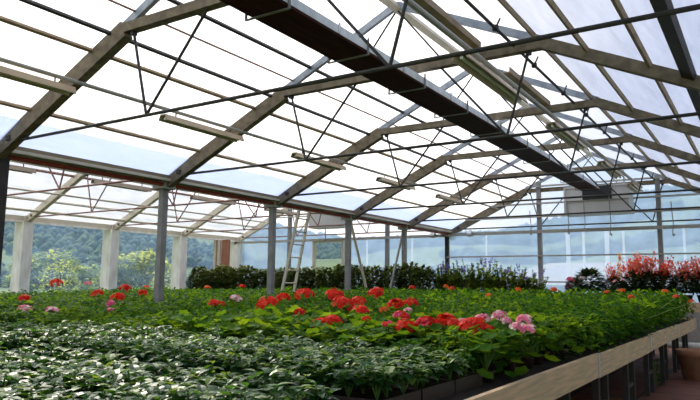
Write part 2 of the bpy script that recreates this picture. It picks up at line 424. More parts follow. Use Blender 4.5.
# purlins
def purlin(x, c, w, h, m, label, grp, dz=0, name='purlin'):
    z = roofz(x, c) - h / 2 - .005 + dz
    s = -1 if x > c else 1
    return tag(MB().bar((x, YB, z), (x, YE - .02, z), w, h, (-s * RISE, 0, HW)).build(name, m), label, 'purlin', grp)
for x, w, m, lb in ((-8.0, .04, 'purlin', 'lowest thin tan purlin of the left roof slope, just above the gutter flashing'),
                    (-6.78, .045, 'purlin', 'tan purlin of the left slope just below the truss knees'),
                    (-6.45, .04, 'rod', 'dark purlin of the left slope at the truss knees'),
                    (-5.71, .04, 'rod', 'dark purlin of the left slope above the knees'),
                    (-6.05, .02, 'pinkrod', 'thin reddish wire line above the truss knees on the left slope')):
    purlin(x, XC, w, .04 if w > .03 else .02, MT[m], lb, 'purlins of the left slope')
purlin(XC, XC, .10, .10, MT['cream'], 'pale ridge beam at the top of the roof', 'ridge', -.04, 'ridge_beam')
for x, w, m, lb in ((-2.25, .04, 'purlin', 'highest tan purlin of the right roof slope'),
                    (-1.65, .04, 'purlin', 'second tan purlin from the top on the right slope'),
                    (-.98, .04, 'purlin', 'third tan purlin on the right slope, left of the broad dark beam'),
                    (-.25, .05, 'purlin', 'lowest purlin at the top right corner, right of the broad dark beam')):
    purlin(x, XC, w, .05, MT[m], lb, 'purlins of the right slope')
purlin(-.60, XC, .13, .07, MT['darkpost'], 'broad dark beam slanting down at the right photo edge', 'beam', 0, 'roof_beam')
for x, m, lb in ((-17.2, 'cream', 'lowest pale purlin on the left slope of the far bay'), (-15.9, 'pinkrod', 'middle reddish purlin on the left slope of the far bay'),
                 (-14.9, 'pinkrod', 'upper reddish purlin on the left slope of the far bay')):
    purlin(x, XN, .05, .05, MT[m], lb, 'purlins of the far bay')
# ventilation shaft under the right slope with its arms
vs = thing('ventilation_shaft', 'dark ventilation shaft tube running under the right roof slope', 'shaft', (-2.53, 0, 3.02 + H))
MB().tube([(0, YB + .1, .0), (0, YE - .2, .0)], .02).build('shaft_tube', MT['rod'], vs)
for k in range(0, 10):
    y = Y0 + 1.5 * k + 2.3
    if y < YE - .4:
        la = MB().tube([(0, y, 0), (.04, y + .05, .13)], .012, 6).build('lever_arm', MT['rod'], vs)
        MB().box(-.03, .03, y - .03, y + .03, -.03, .03).build('bearing', MT['darkpost'], la)

# ------------------------------------------------------------------ lamps on their rails
tag(MB().tube([(-7.0, YB + .2, 2.44 + H), (-7.0, YE - .4, 2.44 + H)], .028).build('lamp_rail', MT['galv']), 'grey lamp rail tube along the left roof slope of the main bay', 'rail')
tag(MB().tube([(-2.86, YB + .2, 2.82 + H), (-2.86, YE - .3, 2.82 + H)], .035).build('lamp_rail', MT['galv']), 'grey lamp rail tube right of the brown duct', 'rail')
tag(MB().tube([(-16.4, YB + .2, 2.42 + H), (-16.4, YE - .4, 2.42 + H)], .028).build('lamp_rail', MT['cream']), 'pale lamp rail tube on the far bay left slope', 'rail')
tag(MB().tube([(-12.7, YB + .2, 2.43 + H), (-12.7, YE - .4, 2.43 + H)], .028).build('lamp_rail', MT['cream']), 'pale lamp rail tube on the far bay right side, seen below the gutter', 'rail')
tag(MB().tube([(-17.5, YB + .2, 2.02 + H), (-17.5, YE - .4, 2.02 + H)], .04).build('wall_pipe', MT['cream']), 'pale pipe running just above the white post heads', 'pipe')
def lamp(x, z, ya, yb, zr, label, group, wd=.17):
    t = thing('grow_lamp', label, 'lamp', (x, (ya + yb) / 2, z), group)
    L = (yb - ya) / 2; m = MB()
    sec = [(-.5, -.04), (-.30, .045), (.30, .045), (.5, -.04), (.42, -.045), (.26, .025), (-.26, .025), (-.42, -.045)]
    b = len(m.v)
    for y in (-L, L): m.v += [(p * wd, y, q) for p, q in sec]
    n = len(sec)
    for i in range(n): m.f.append((b + i, b + (i + 1) % n, b + n + (i + 1) % n, b + n + i)); m.m.append(0)
    for o_ in (0, n):
        for q in ((0, 1, 6, 7), (1, 2, 5, 6), (2, 3, 4, 5)):
            m.f.append(tuple(b + o_ + i for i in q)); m.m.append(0)
    hs = m.build('housing', MT['lamp'], t)
    MB().tube([(0, -L + .04, -.012), (0, L - .04, -.012)], .022, 8).build('lamp_tube', MT['lamptube'], hs)
    for s in (-.7, .7):
        MB().tube([(0, s * L, .04), (0, s * L, zr - z)], .010, 6).build('hanger', MT['rod'], t)
    return t
lblL = ('hanging grow lamp at the left photo edge below the nearest rafter', 'hanging grow lamp on the left slope, crossing the second rafter', 'hanging grow lamp on the left slope, crossing the third rafter',
        'hanging grow lamp on the left slope, crossing the fourth rafter', 'farthest hanging grow lamp on the left slope of the main bay')
for i in range(5): lamp(-7.0, 2.31 + H, 3.0 + 3 * i, 4.6 + 3 * i, 2.44 + H, lblL[i], 'grow lamps of the left rail')
lblR = ('large grow lamp right of the duct, nearest of the right rail', 'second grow lamp along the right rail, above the duct end', 'third grow lamp along the right rail, far back', 'last grow lamp of the right rail, beside the heater box')
for i, (a, b) in enumerate(((6.75, 8.95), (10.5, 12.7), (14.3, 16.4), (17.7, 19.2))): lamp(-2.86, 2.66 + H, a, b, 2.82 + H, lblR[i], 'grow lamps of the right rail', .22)
lblU = ('brown cable tray above the right lamp rail, at the ridge', 'brown cable tray above the right lamp rail, before the third truss')
for i, (a, b) in enumerate(((5.0, 7.5), (8.6, 10.6))):
    x, z = -2.98, 3.02 + H
    m = MB(); m.box(x - .09, x + .09, a, b, z - .02, z); m.box(x - .09, x - .075, a, b, z, z + .06); m.box(x + .075, x + .09, a, b, z, z + .06)
    tag(m.build('cable_tray', MT['purlin']), lblU[i], 'tray')
lblN = ('far bay grow lamp seen under the gutter beside the dark left column', 'far bay grow lamp seen under the gutter left of the grey column', 'far bay grow lamp seen under the gutter right of the grey column', 'far bay grow lamp seen under the gutter near the ladder top')
for i in range(4): lamp(-12.7, 2.28 + H, 6.0 + 3 * i, 7.6 + 3 * i, 2.43 + H, lblN[i], 'grow lamps of the far bay')

# ------------------------------------------------------------------ brown duct and heater box
D0, D1 = 3.2, 18.45
du = thing('air_duct', 'long dark brown air duct running under the ridge to the heater box', 'duct', (-4.02, 0, 2.69 + H))
m = MB(); m.box(-.24, .24, D0, D1, 0, .03); m.box(-.24, -.215, D0, D1, .03, .115); m.build('brown_trough', MT['brown'], du)
m = MB(); m.box(.215, .245, D0, D1, .03, .125); m.box(-.24, .215, D0, D1, .115, .13); m.build('silver_cover', MT['silver'], du)
for i in range(10):
    y = 4.7 + 1.48 * i
    h = MB()
    h.bar((-.30, y, -.03), (.26, y, -.03), .03, .012); h.bar((-.29, y, -.03), (-.29, y, .06), .03, .012, (1, 0, 0)); h.bar((.265, y, -.03), (.265, y, .17), .03, .012, (1, 0, 0))
    h.build('hanger_bracket', MT['post'], du)
for i in range(10):
    MB().box(.246, .252, 4.1 + 1.48 * i, 4.14 + 1.48 * i, .03, .15).build('joint_band', MT['alum'], du)
hb = thing('unit_heater', 'large grey heater box on the end wall where the brown duct ends', 'heater', (-3.97, 19.2, 2.09 + H))
m = MB(); hx, hy, hz = .88, .33, .80
m.box(-hx, hx, -hy + .04, hy, 0, hz); cs = m.build('casing', MT['box'], hb)
fr = MB()
for (a, b, c_, d_) in ((-hx, hx, 0, .05), (-hx, hx, hz - .05, hz), (-hx, -hx + .05, .05, hz - .05), (hx - .05, hx, .05, hz - .05)): fr.box(a, b, -hy, -hy + .04, c_, d_)
fr.build('front_frame', MT['box'], hb)
MB().box(-.36, .42, -hy - .012, -hy + .045, .40, .78).build('duct_opening', MT['black'], cs)
MB().box(-hx, hx, -hy - .008, -hy + .039, .38, .395).build('panel_seam', MT['galv'], cs)
hk = MB()
for s in (-.7, .7): hk.tube([(s, 0, hz), (s, 0, hz + .42)], .02, 6)
hk.build('suspension_rods', MT['post'], hb)
# neighbouring bay heater
hb2 = thing('unit_heater', 'smaller looking grey heater box high in the far bay, right of the ladder', 'heater', (-13.2, 19.2, 2.06 + H))
MB().box(-.75, .75, -.3, .3, 0, .72).build('casing', MT['box'], hb2)
MB().box(-.75, .75, -.33, -.30, 0, .05).build('front_frame', MT['galv'], hb2)
MB().tube([(0, -.31, -.55), (0, -.31, 0)], .015, 6).build('control_cord', MT['post'], hb2)
# cables hanging from the rails near the end wall
for (x, z, h, lb) in ((-4.75, 2.2, .62, 'left hooked cable hanging below the heater box'), (-4.30, 2.2, .55, 'second hooked cable hanging below the heater box'),
                  (-3.62, 2.45, .95, 'cable with a plug hanging in front of the heater box'), (-2.15, 2.15, .65, 'cable hanging right of the end wall post near the last lamp'),
                  (-6.05, 2.1, .45, 'cable hanging left of the end wall post')):
    y = YE - .9 if x > -4.8 and x < -3 else YE - .2
    t = thing('hanging_cable', lb, 'cable', (x, y, z + H), 'hanging cables')
    MB().tube([(0, 0, .25), (.01, 0, 0), (.03, 0, -h * .6), (.0, 0, -h)], .013, 6).build('cable', MT['post'], t)
    MB().tube([(0, 0, -h), (.05, 0, -h - .03)], .03, 8).build('plug', MT['galv'], t)
# pipe clamps on the thick rail
for x, lb in ((-9.3, 'round pipe clamp on the thick rail left of the tall violet flowers'), (-8.0, 'round pipe clamp on the thick rail above the tall violet flowers')):
    tag(MB().tube([(x - .07, YE - .2, 1.70 + H), (x + .07, YE - .2, 1.70 + H)], .10, 12).build('pipe_clamp', MT['alum']), lb, 'clamp', 'pipe clamps')

# ------------------------------------------------------------------ ladder, boards
ld = thing('ladder', 'pale aluminium ladder leaning against the valley gutter', 'ladder', (XG - .75, 12.22, 0))
pb = [Vector((-.25, -.25, 0)), Vector((-.25, .25, 0))]; ptp = [Vector((.50, -.20, 1.86 + H)), Vector((.50, .20, 1.86 + H))]
for a, b in zip(pb, ptp): MB().bar(a, b, .03, .07, (1, 0, .3)).build('side_rail', MT['cream'], ld)
for i in range(1, 11):
    t = i / 11; MB().tube([pb[0].lerp(ptp[0], t), pb[1].lerp(ptp[1], t)], .016, 6).build('rung', MT['cream'], ld)
bd = thing('wall_board', 'rust brown board standing upright next to a white post', 'board', (-17.62, 18.5, 0))
MB().box(-.17, .20, -.04, .04, 0, 1.72 + H).build('panel', MT['board'], bd)
MB().box(-.17, .20, -.055, -.041, 1.0, 1.12).build('batten', MT['board'], bd)
bd = thing('wall_board', 'tan board standing left of the rust brown board', 'board', (-18.0, 18.45, 0))
MB().box(-.17, .17, -.04, .04, 0, 1.72 + H).build('panel', MT['paleboard'], bd)
MB().box(-.03, .03, -.055, -.041, 0, 1.72 + H).build('batten', MT['gutter'], bd)

# ------------------------------------------------------------------ benches
ZB = .83                       # bench surface
def bench(x0, x1, ya, yb, label, joints=None):
    t = thing('plant_bench', label, 'bench', ((x0 + x1) / 2, (ya + yb) / 2, 0), 'plant benches')
    ox, oy = (x0 + x1) / 2, (ya + yb) / 2
    MB().box(x0 + .03 - ox, x1 - .03 - ox, ya - oy, yb - oy, ZB - .03, ZB).build('tabletop', MT['table'], t)
    js = joints or [ya, yb]
    for i, (a, b) in enumerate(zip(js, js[1:])):
        zo = .0 + (.012 if i % 2 else 0)
        MB().box(x1 - .03 - ox, x1 - ox + (.006 if i % 2 else 0), a + .015 - oy, b - .015 - oy, ZB - .19 + zo, ZB + .02 + zo).build('rim_board', MT['rim'], t)
        if joints:
            MB().box(x1 - .02 - ox, x1 + .012 - ox, b - .03 - oy, b + .03 - oy, ZB - .18, ZB + .035).build('joint_plate', MT['alum'], t)
    MB().box(x0 - ox, x0 + .03 - ox, ya - oy, yb - oy, ZB - .19, ZB + .02).build('rim_board', MT['rim'], t)
    MB().box(x0 - ox, x1 - ox, yb - oy, yb + .03 - oy, ZB - .19, ZB + .02).build('rim_board', MT['rim'], t)
    y = ya + .5
    while y < yb:
        for dy in (0, .42):
            for xx in (x1 - .14, x0 + .14):
                MB().box(xx - .03 - ox, xx + .03 - ox, y + dy - .03 - oy, y + dy + .03 - oy, 0, ZB - .03).build('leg', MT['leg'], t)
        for xx in (x1 - .14, x0 + .14):
            MB().box(xx - .025 - ox, xx + .025 - ox, y - .15 - oy, y + .57 - oy, ZB - .235, ZB - .19).build('rail', MT['leg'], t)
            MB().box(xx - .02 - ox, xx + .02 - ox, y - oy, y + .42 - oy, .28, .32).build('stretcher', MT['leg'], t)
        y += 1.54
    return t
bench(-5.1, -1.37, .2, 15.58, 'long plant bench with pale tan rim boards along the right aisle', [.2, 3.27, 6.35, 9.43, 12.5, 15.58])
bench(-8.65, -5.25, .6, 15.58, 'plant bench left of the front bench, up to the gutter columns')
bench(-13.4, -9.15, 4.0, 15.58, 'plant bench just beyond the gutter columns, in the far bay')
bench(-17.8, -13.55, 8.0, 15.58, 'plant bench along the white posts, in the far bay')
# flower table at the end wall
ZT = 1.16
fb = thing('plant_bench', 'raised table at the end wall carrying the red and pink flowers', 'bench', (-2.3, 16.6, 0), 'plant benches')
MB().box(-2.0, 2.2, -.55, .75, ZT - .03, ZT).build('tabletop', MT['table'], fb)
MB().box(-2.0, 2.2, -.58, -.55, ZT - .19, ZT + .02).build('rim_board', MT['rim'], fb)
for x in (-1.9, 0, 2.1):
    for y in (-.45, .65): MB().box(x - .03, x + .03, y - .03, y + .03, 0, ZT - .03).build('leg', MT['leg'], fb)
tag(MB().tube([(-4, 15.95, .26), (.3, 15.95, .26)], .07, 10).build('heating_pipe', MT['white']), 'white heating pipe low behind the bench legs at the right', 'pipe')

# terracotta pot and weed in the aisle
tp = thing('terracotta_pot', 'large terracotta pot standing in the aisle at the right', 'pot', (-1.12, 12.3, 0))
MB().lathe([(0, 0), (.20, 0), (.255, .36), (.29, .37), (.295, .47), (.26, .475), (.25, .40), (0, .40)], 28).build('body', MT['terra'], tp, True)
MB().lathe([(0, .405), (.25, .405)], 20).build('soil', MT['soil'], tp)
wd = thing('weed', 'small weed growing on the floor under the bench rim', 'plant', (-1.55, 11.0, 0))
m = MB()
for i in range(40):
    a = random.random() * 6.28; r = random.random() * .12; z = random.random() * .38
    m.leaf((r * math.cos(a), r * math.sin(a), z), (math.cos(a), math.sin(a), .5), (0, 0, 1), .10, .05)
m.build('foliage', MT['bed'], wd)
m = MB()
for i in range(4): a = i * 1.6; m.tube([(0, 0, 0), (.06 * math.cos(a), .06 * math.sin(a), .36)], .008, 5)
m.build('stem', MT['stem'], wd)

# ------------------------------------------------------------------ plant prototypes (meshes shared by the copies)
def rnd(a, b): return random.uniform(a, b)
def seedling_meshes():
    out = []
    for v in range(6):
        m = MB(); st = MB()
        nst = random.choice((3, 4, 4, 5))
        for s in range(nst):
            a0 = s * 6.28 / nst + rnd(-.4, .4); lean = rnd(.02, .075); hh = rnd(.10, .17)
            tip = Vector((lean * math.cos(a0), lean * math.sin(a0), hh))
            st.tube([(0, 0, 0), tip * .5 + Vector((0, 0, .01)), tip], .004, 4)
            nl = random.choice((9, 10, 11))
            for i in range(nl):
                t = .45 + .55 * (i + 1) / nl; a = a0 + i * 2.4 + rnd(-.3, .3)
                p = tip * t
                L = rnd(.050, .076) * (1.1 - .45 * max(0, t - .7)); el = rnd(-.1, .55) * (.4 + t)
                m.mi = 1 if (i == nl - 1 and random.random() < .6) or random.random() < .05 else 0
                m.leaf(p, (math.cos(a), math.sin(a), el), (0, 0, 1), L, L * rnd(.55, .7), rnd(.1, .35), rnd(.15, .5))
        out.append((m.mesh('seedling_foliage', [MT['seed'], MT['seedy']]), st.mesh('seedling_stem', MT['stem'])))
    return out
def bedding_meshes(mats, nl=190, n=5, ll=(.055, .085), yellow=.25):
    out = []
    for v in range(n):
        m = MB()
        for i in range(nl):
            # points over a rounded bushy dome with inner leaves
            a = rnd(0, 6.28); u = random.random() ** .6; el = math.asin(random.random() ** .8) if i % 5 else rnd(0, 1.2)
            r = .235 * (.72 + .28 * u)
            p = Vector((r * math.cos(el) * math.cos(a), r * math.cos(el) * math.sin(a), .07 + .20 * math.sin(el) * (.75 + .35 * u) + rnd(-.02, .02)))
            if i % 6 == 0: p.z = rnd(.0, .09)
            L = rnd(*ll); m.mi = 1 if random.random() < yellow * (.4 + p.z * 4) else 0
            aa = a + rnd(-1.2, 1.2)
            m.leaf(p, (math.cos(aa), math.sin(aa), rnd(-.2, .7)), (0, 0, 1), L, L * rnd(.5, .7), rnd(.1, .3), rnd(.1, .5))
        out.append(m.mesh('bedding_foliage', mats))
    return out
def geranium_foliage(n=5):
    out = []
    for v in range(n):
        m = MB(); st = MB()
        for s in range(9):
            a = rnd(0, 6.28); r = rnd(.03, .16); t = Vector((r * math.cos(a), r * math.sin(a), rnd(.16, .26)))
            st.tube([(0, 0, 0), t * .5 + Vector((0, 0, .02)), t], .007, 5)
            for i in range(7):
                a2 = rnd(0, 6.28); q = t * rnd(.5, 1.0) + Vector((math.cos(a2), math.sin(a2), rnd(.1, .7))) * rnd(.04, .11)
                st.tube([t * .8, q], .0035, 4, False)
                nn = Vector((rnd(-.7, .7), rnd(-.7, .7), 1))
                m.mi = 1 if random.random() < .3 else 0
                if i == 0 and s % 2: q = Vector((rnd(.15, .22) * math.cos(a), rnd(.15, .22) * math.sin(a), rnd(-.05, .08)))
                m.fan(q, nn, rnd(.036, .058), 10, rnd(.1, .35))
        out.append((m.mesh('geranium_foliage', [MT['bed2'], MT['ger']]), st.mesh('geranium_stem', MT['stem'])))
    return out
def flower_head(mt, mt2=None, mix=.3, R=.07, n=34, flat=.8):
    m = MB()
    for i in range(n):
        z = random.random() ** .7 * 1.15 - .15; a = rnd(0, 6.28); rr = math.sqrt(max(0, 1 - min(1, abs(z)) ** 2))
        nrm = Vector((rr * math.cos(a), rr * math.sin(a), z)).normalized()
        p = Vector((nrm.x * R, nrm.y * R, nrm.z * R * flat)) * rnd(.85, 1.08)
        x = nrm.orthogonal().normalized(); y = nrm.cross(x); ph = rnd(0, 6.28)
        m.mi = 1 if (mt2 and random.random() < mix) else 0
        for k in range(5):
            b = ph + k * 2 * PI / 5; d = x * math.cos(b) + y * math.sin(b); sd = nrm.cross(d)
            L = R * .36
            m.quad(p, p + d * L * .6 + sd * L * .42 + nrm * L * .15, p + d * L + nrm * L * rnd(0, .2), p + d * L * .6 - sd * L * .42 + nrm * L * .15)
    return m.mesh('flower_head', [MT[mt]] + ([MT[mt2]] if mt2 else []))
SEED = seedling_meshes()
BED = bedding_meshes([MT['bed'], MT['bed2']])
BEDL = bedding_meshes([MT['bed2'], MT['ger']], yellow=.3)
GER = geranium_foliage()
HEADS = {k: [flower_head(*a) for _ in range(3)] for k, a in dict(
    red=('red', 'scarlet', .25), mixed=('red', 'hot', .5), pink=('pink', 'palep', .4), hot=('hot', 'pink', .35),
    pale=('palep', 'pink', .3), orange=('orange', 'scarlet', .4)).items()}
potm = MB(); potm.lathe([(0, 0), (.065, 0), (.085, .10), (.09, .11), (.075, .11), (.07, .09), (0, .09)], 12); potm.v = [(a * .7, b * .7, c * .7) for a, b, c in potm.v]; POT = potm.mesh('pot', MT['pot'], True)
stk = MB(); stk.tube([(0, 0, 0), (.004, .004, .5), (0, 0, 1)], .0045, 5); STALK = stk.mesh('flower_stalk', MT['stem'])

# ------------------------------------------------------------------ foreground trays of seedlings
tm = MB(); TX, TY = .62, .42
tm.box(0, TX, 0, TY, 0, .008)
for (a, b, c_, d_) in ((0, TX, 0, .012), (0, TX, TY - .012, TY), (0, .012, .012, TY - .012), (TX - .012, TX, .012, TY - .012)): tm.box(a, b, c_, d_, .008, .075)
tm.mi = 0; TRAY = tm.mesh('seedling_tray', MT['tray'])
sm = MB(); sm.box(.012, TX - .012, .012, TY - .012, .008, .06); TSOIL = sm.mesh('tray_soil', MT['soil'])
rows = [1.25 + .44 * i for i in range(3)] + [2.78 + .44 * i for i in range(3)]
nseed = 0
for ri, y in enumerate(rows):
    x = -1.60 - TX
    first = True
    while x > -6.4:
        pts = [(x, y, ZB + .15), (x + TX, y, ZB + .15), (x, y + TY, ZB + .2), (x + TX, y + TY, ZB + .2)]
        if any(seen(p, 10) for p in pts) and not (-5.25 < x + TX / 2 < -5.0 and False):
            if first and ri == 5:
                t = thing('seedling_tray', 'dark brown seedling tray at the bench corner, its rim showing beside the tan board', 'tray', (x, y, ZB)); 
            else:
                t = thing('seedling_tray', 'dark brown seedling tray hidden under its seedlings on the front bench', 'tray', (x, y, ZB), 'seedling trays')
            add('shell', TRAY, t); add('soil', TSOIL, t)
            for i in range(4):
                for j in range(3):
                    px, py = x + .08 + i * .153 + rnd(-.02, .02), y + .075 + j * .135 + rnd(-.02, .02)
                    if not seen((px, py, ZB + .2), 22): continue
                    if ri == 2 and j == 2 or (ri in (2, 3) and -4.5 < px < -3.5 and 2.45 < py < 2.92): continue
                    f, s = random.choice(SEED)
                    nseed += 1
                    o = thing('seedling', 'small glossy green seedling in the dark trays of the foreground', 'seedling', (px, py, ZB + .058), 'seedlings in the front trays')
                    sc = rnd(.85, 1.2); o.rotation_euler = (0, 0, rnd(0, 6.28)); o.scale = (sc, sc, sc * rnd(.9, 1.15))
                    add('foliage', f, o); add('stem', s, o)
        first = False
        x -= TX + .02
print('seedlings', nseed)

# ------------------------------------------------------------------ flowering geraniums  (x, y, z of the flower, radius, colour, label)
FLOWERS = [
    (-5.02, 6.0, 1.22, 0.106, 'red', 'geranium with a broad red head, leftmost of the main red cluster'),
    (-5.26, 6.6, 1.28, 0.077, 'red', 'geranium with a smaller red head just right of the leftmost broad one'),
    (-4.92, 6.6, 1.32, 0.1, 'red', 'tall red geranium head, third from the left in the main red cluster'),
    (-4.46, 6.6, 1.33, 0.097, 'red', 'tall red geranium head above a wider red one, centre of the photo'),
    (-4.01, 6.1, 1.24, 0.1, 'red', 'wide red geranium head just below another at the photo centre'),
    (-3.19, 4.5, 1.13, 0.058, 'red', 'low red geranium head, left one of a touching pair before the pale leaves'),
    (-3.05, 4.5, 1.15, 0.066, 'red', 'low red geranium head, right one of a touching pair before the pale leaves'),
    (-4.24, 5.6, 1.16, 0.053, 'red', 'small red geranium head alone beneath the main red cluster'),
    (-3.95, 6.3, 1.26, 0.079, 'red', 'red geranium head right of the centre pair, upper one'),
    (-3.59, 5.8, 1.18, 0.083, 'red', 'red geranium head right of the centre pair, lower one'),
    (-2.98, 4.9, 1.16, 0.035, 'red', 'small red geranium head under the lower one right of centre'),
    (-4.0, 6.8, 1.36, 0.084, 'red', 'highest red geranium head, standing alone right of centre'),
    (-3.45, 6.3, 1.25, 0.076, 'red', 'red geranium head left of another at the same height, right of the highest one'),
    (-3.32, 6.4, 1.27, 0.066, 'red', 'rounded red geranium head, right of a similar one below the highest'),
    (-3.43, 6.0, 1.2, 0.042, 'orange', 'tiny orange red geranium head in the gap right of centre'),
    (-2.63, 4.9, 1.19, 0.059, 'mixed', 'red geranium head at the back of the left front clump'),
    (-2.38, 4.5, 1.14, 0.069, 'red', 'large red geranium head, front of the left front clump'),
    (-2.53, 4.5, 1.14, 0.047, 'mixed', 'half open red geranium head at the left end of the front row'),
    (-2.26, 4.6, 1.16, 0.069, 'mixed', 'mixed red and pink geranium head in the front row'),
    (-3.04, 5.8, 1.21, 0.04, 'pale', 'tiny pale pink geranium head above the left front clump'),
    (-2.16, 4.75, 1.18, 0.071, 'red', 'fan shaped red geranium head in the middle of the front row, left half'),
    (-2.07, 4.7, 1.16, 0.054, 'red', 'fan shaped red geranium head in the middle of the front row, right half'),
    (-1.87, 4.6, 1.15, 0.089, 'red', 'largest red geranium head of the front row'),
    (-1.76, 4.6, 1.14, 0.044, 'red', 'small red geranium head at the right side of the largest one'),
    (-2.08, 4.9, 1.17, 0.04, 'pink', 'small pink geranium head at the left side of the largest red one'),
    (-1.95, 5.0, 1.19, 0.056, 'pink', 'flat pink geranium head behind the largest red one'),
    (-1.81, 5.0, 1.22, 0.055, 'pink', 'pink geranium head standing higher, between the red row and the right end'),
    (-1.72, 4.9, 1.19, 0.038, 'pink', 'small pink geranium head drooping right of the higher pink one'),
    (-1.48, 4.6, 1.22, 0.05, 'pink', 'upper pink geranium head at the right end of the front row'),
    (-1.5, 4.5, 1.17, 0.049, 'pink', 'lower left pink geranium head at the right end of the front row'),
    (-1.42, 4.5, 1.16, 0.048, 'pink', 'lower right pink geranium head at the right end of the front row'),
    (-6.64, 6.8, 1.16, 0.085, 'red', 'small red geranium head at the left, below a pale pink one'),
    (-6.6, 6.9, 1.16, 0.057, 'red', 'tiny red geranium head right of the small red one at the left'),
    (-6.43, 7.0, 1.24, 0.071, 'pale', 'pale pink geranium head left of the main red cluster'),
    (-9.85, 7.2, 1.26, 0.087, 'red', 'small red geranium head, left of the larger red one at the far left bed'),
    (-9.02, 7.0, 1.21, 0.098, 'red', 'largest red geranium head of the left bed'),
    (-10.88, 8.6, 1.34, 0.1, 'red', 'red geranium head above the largest one of the left bed'),
    (-9.62, 8.0, 1.28, 0.073, 'red', 'small red geranium head at the right of the left bed'),
    (-9.37, 5.6, 1.2, 0.075, 'red', 'red geranium head near the left photo edge'),
    (-7.66, 4.6, 1.11, 0.073, 'pink', 'pink geranium head nearest the left photo edge'),
    (-7.26, 4.7, 1.1, 0.072, 'pink', 'second pink geranium head from the left photo edge'),
    (-7.37, 5.6, 1.18, 0.053, 'hot', 'small hot pink geranium head below the largest red one of the left bed'),
    (-6.82, 5.2, 1.1, 0.061, 'hot', 'larger hot pink geranium head low in the left bed'),
    (-4.67, 4.3, 1.08, 0.037, 'orange', 'faint orange red geranium head low among leaves at the left'),
    (-15.82, 10.3, 1.42, 0.132, 'red', 'far red geranium head near the far left white post'),
    (-13.55, 15.0, 1.39, 0.085, 'red', 'far red geranium head in front of the dark shrubs, left'),
    (-15.02, 15.0, 1.34, 0.089, 'orange', 'far orange geranium head before the left end of the dark shrubs'),
    (-6.8, 15.0, 1.45, 0.07, 'orange', 'far red orange head, left of a pair below the dark shrubs'),
    (-6.11, 13.8, 1.41, 0.064, 'orange', 'far orange head, right of a pair below the dark shrubs'),
    (-3.83, 10.1, 1.32, 0.045, 'orange', 'orange head standing alone on the green bed right of centre'),
    (-4.57, 13.8, 1.41, 0.06, 'orange', 'far orange head below the tall violet flowers'),
    (-3.92, 14.2, 1.42, 0.06, 'orange', 'orange head left of the dark round bush on the green bed'),
    (-2.52, 12.6, 1.38, 0.051, 'orange', 'orange head on the green bed below the yellow plume'),
    (-2.48, 13.8, 1.41, 0.055, 'orange', 'orange head, left of a close pair below the tall red flowers'),
    (-1.78, 10.6, 1.33, 0.042, 'orange', 'orange head, lower of a close pair below the tall red flowers'),
    (-1.71, 13.8, 1.41, 0.054, 'orange', 'orange head on the green bed before the end wall post'),
    (-1.2, 10.9, 1.34, 0.042, 'orange', 'orange head low on the green bed at the right'),
    (-7.33, 14.2, 1.42, 0.068, 'red', 'far small red head below the right cross brace'),
    (-16.94, 14.2, 1.32, 0.09, 'orange', 'far red head before the tall grey column'),
    (-0.85, 9.3, 1.3, 0.035, 'orange', 'orange head on the green bed near the right photo edge'),
    (-21.07, 15.0, 1.42, 0.103, 'red', 'far red head before the second white post'),
]
def canopy(x, y):             # how high the leaves stand (absolute)
    f = min(1, max(0, (y - 4) / 11))
    z = -.33 + .27 * f
    if x < -8.9: z -= .10 * min(1, (-8.9 - x) / 5)
    return H + z
occupied = []
for (x, y, z, r, col, lb) in FLOWERS:
    sx = -1.72 if x > -1.72 else x
    o = thing('geranium', lb, 'flower', (sx, y, ZB), 'flowering geraniums')
    top = canopy(x, y) - ZB
    zf = z - ZB
    sc = max(.8, (min(zf - .07, top) - .05) / .28); sc = min(sc, 1.6)
    add('pot', POT, o)
    f, s = random.choice(GER); rz = rnd(0, 6.28)
    add('foliage', f, o, (0, 0, .08), (0, 0, rz), (1.05, 1.05, sc)); add('stem', s, o, (0, 0, .08), (0, 0, rz), (1.05, 1.05, sc))
    hd = add('flower_head', random.choice(HEADS[col]), o, (x - sx, 0, zf), (rnd(-.3, .3), rnd(-.3, .3), rnd(0, 6)), (r / .06, r / .06, r / .06 * .9))
    lx, ly = rnd(-.05, .05), rnd(-.05, .05)
    add('flower_stalk', STALK, o, (0, 0, .1), (0, math.atan2(x - sx, zf - .1), 0), (1, 1, math.hypot(zf - .1, x - sx)))
    occupied.append((x, y))

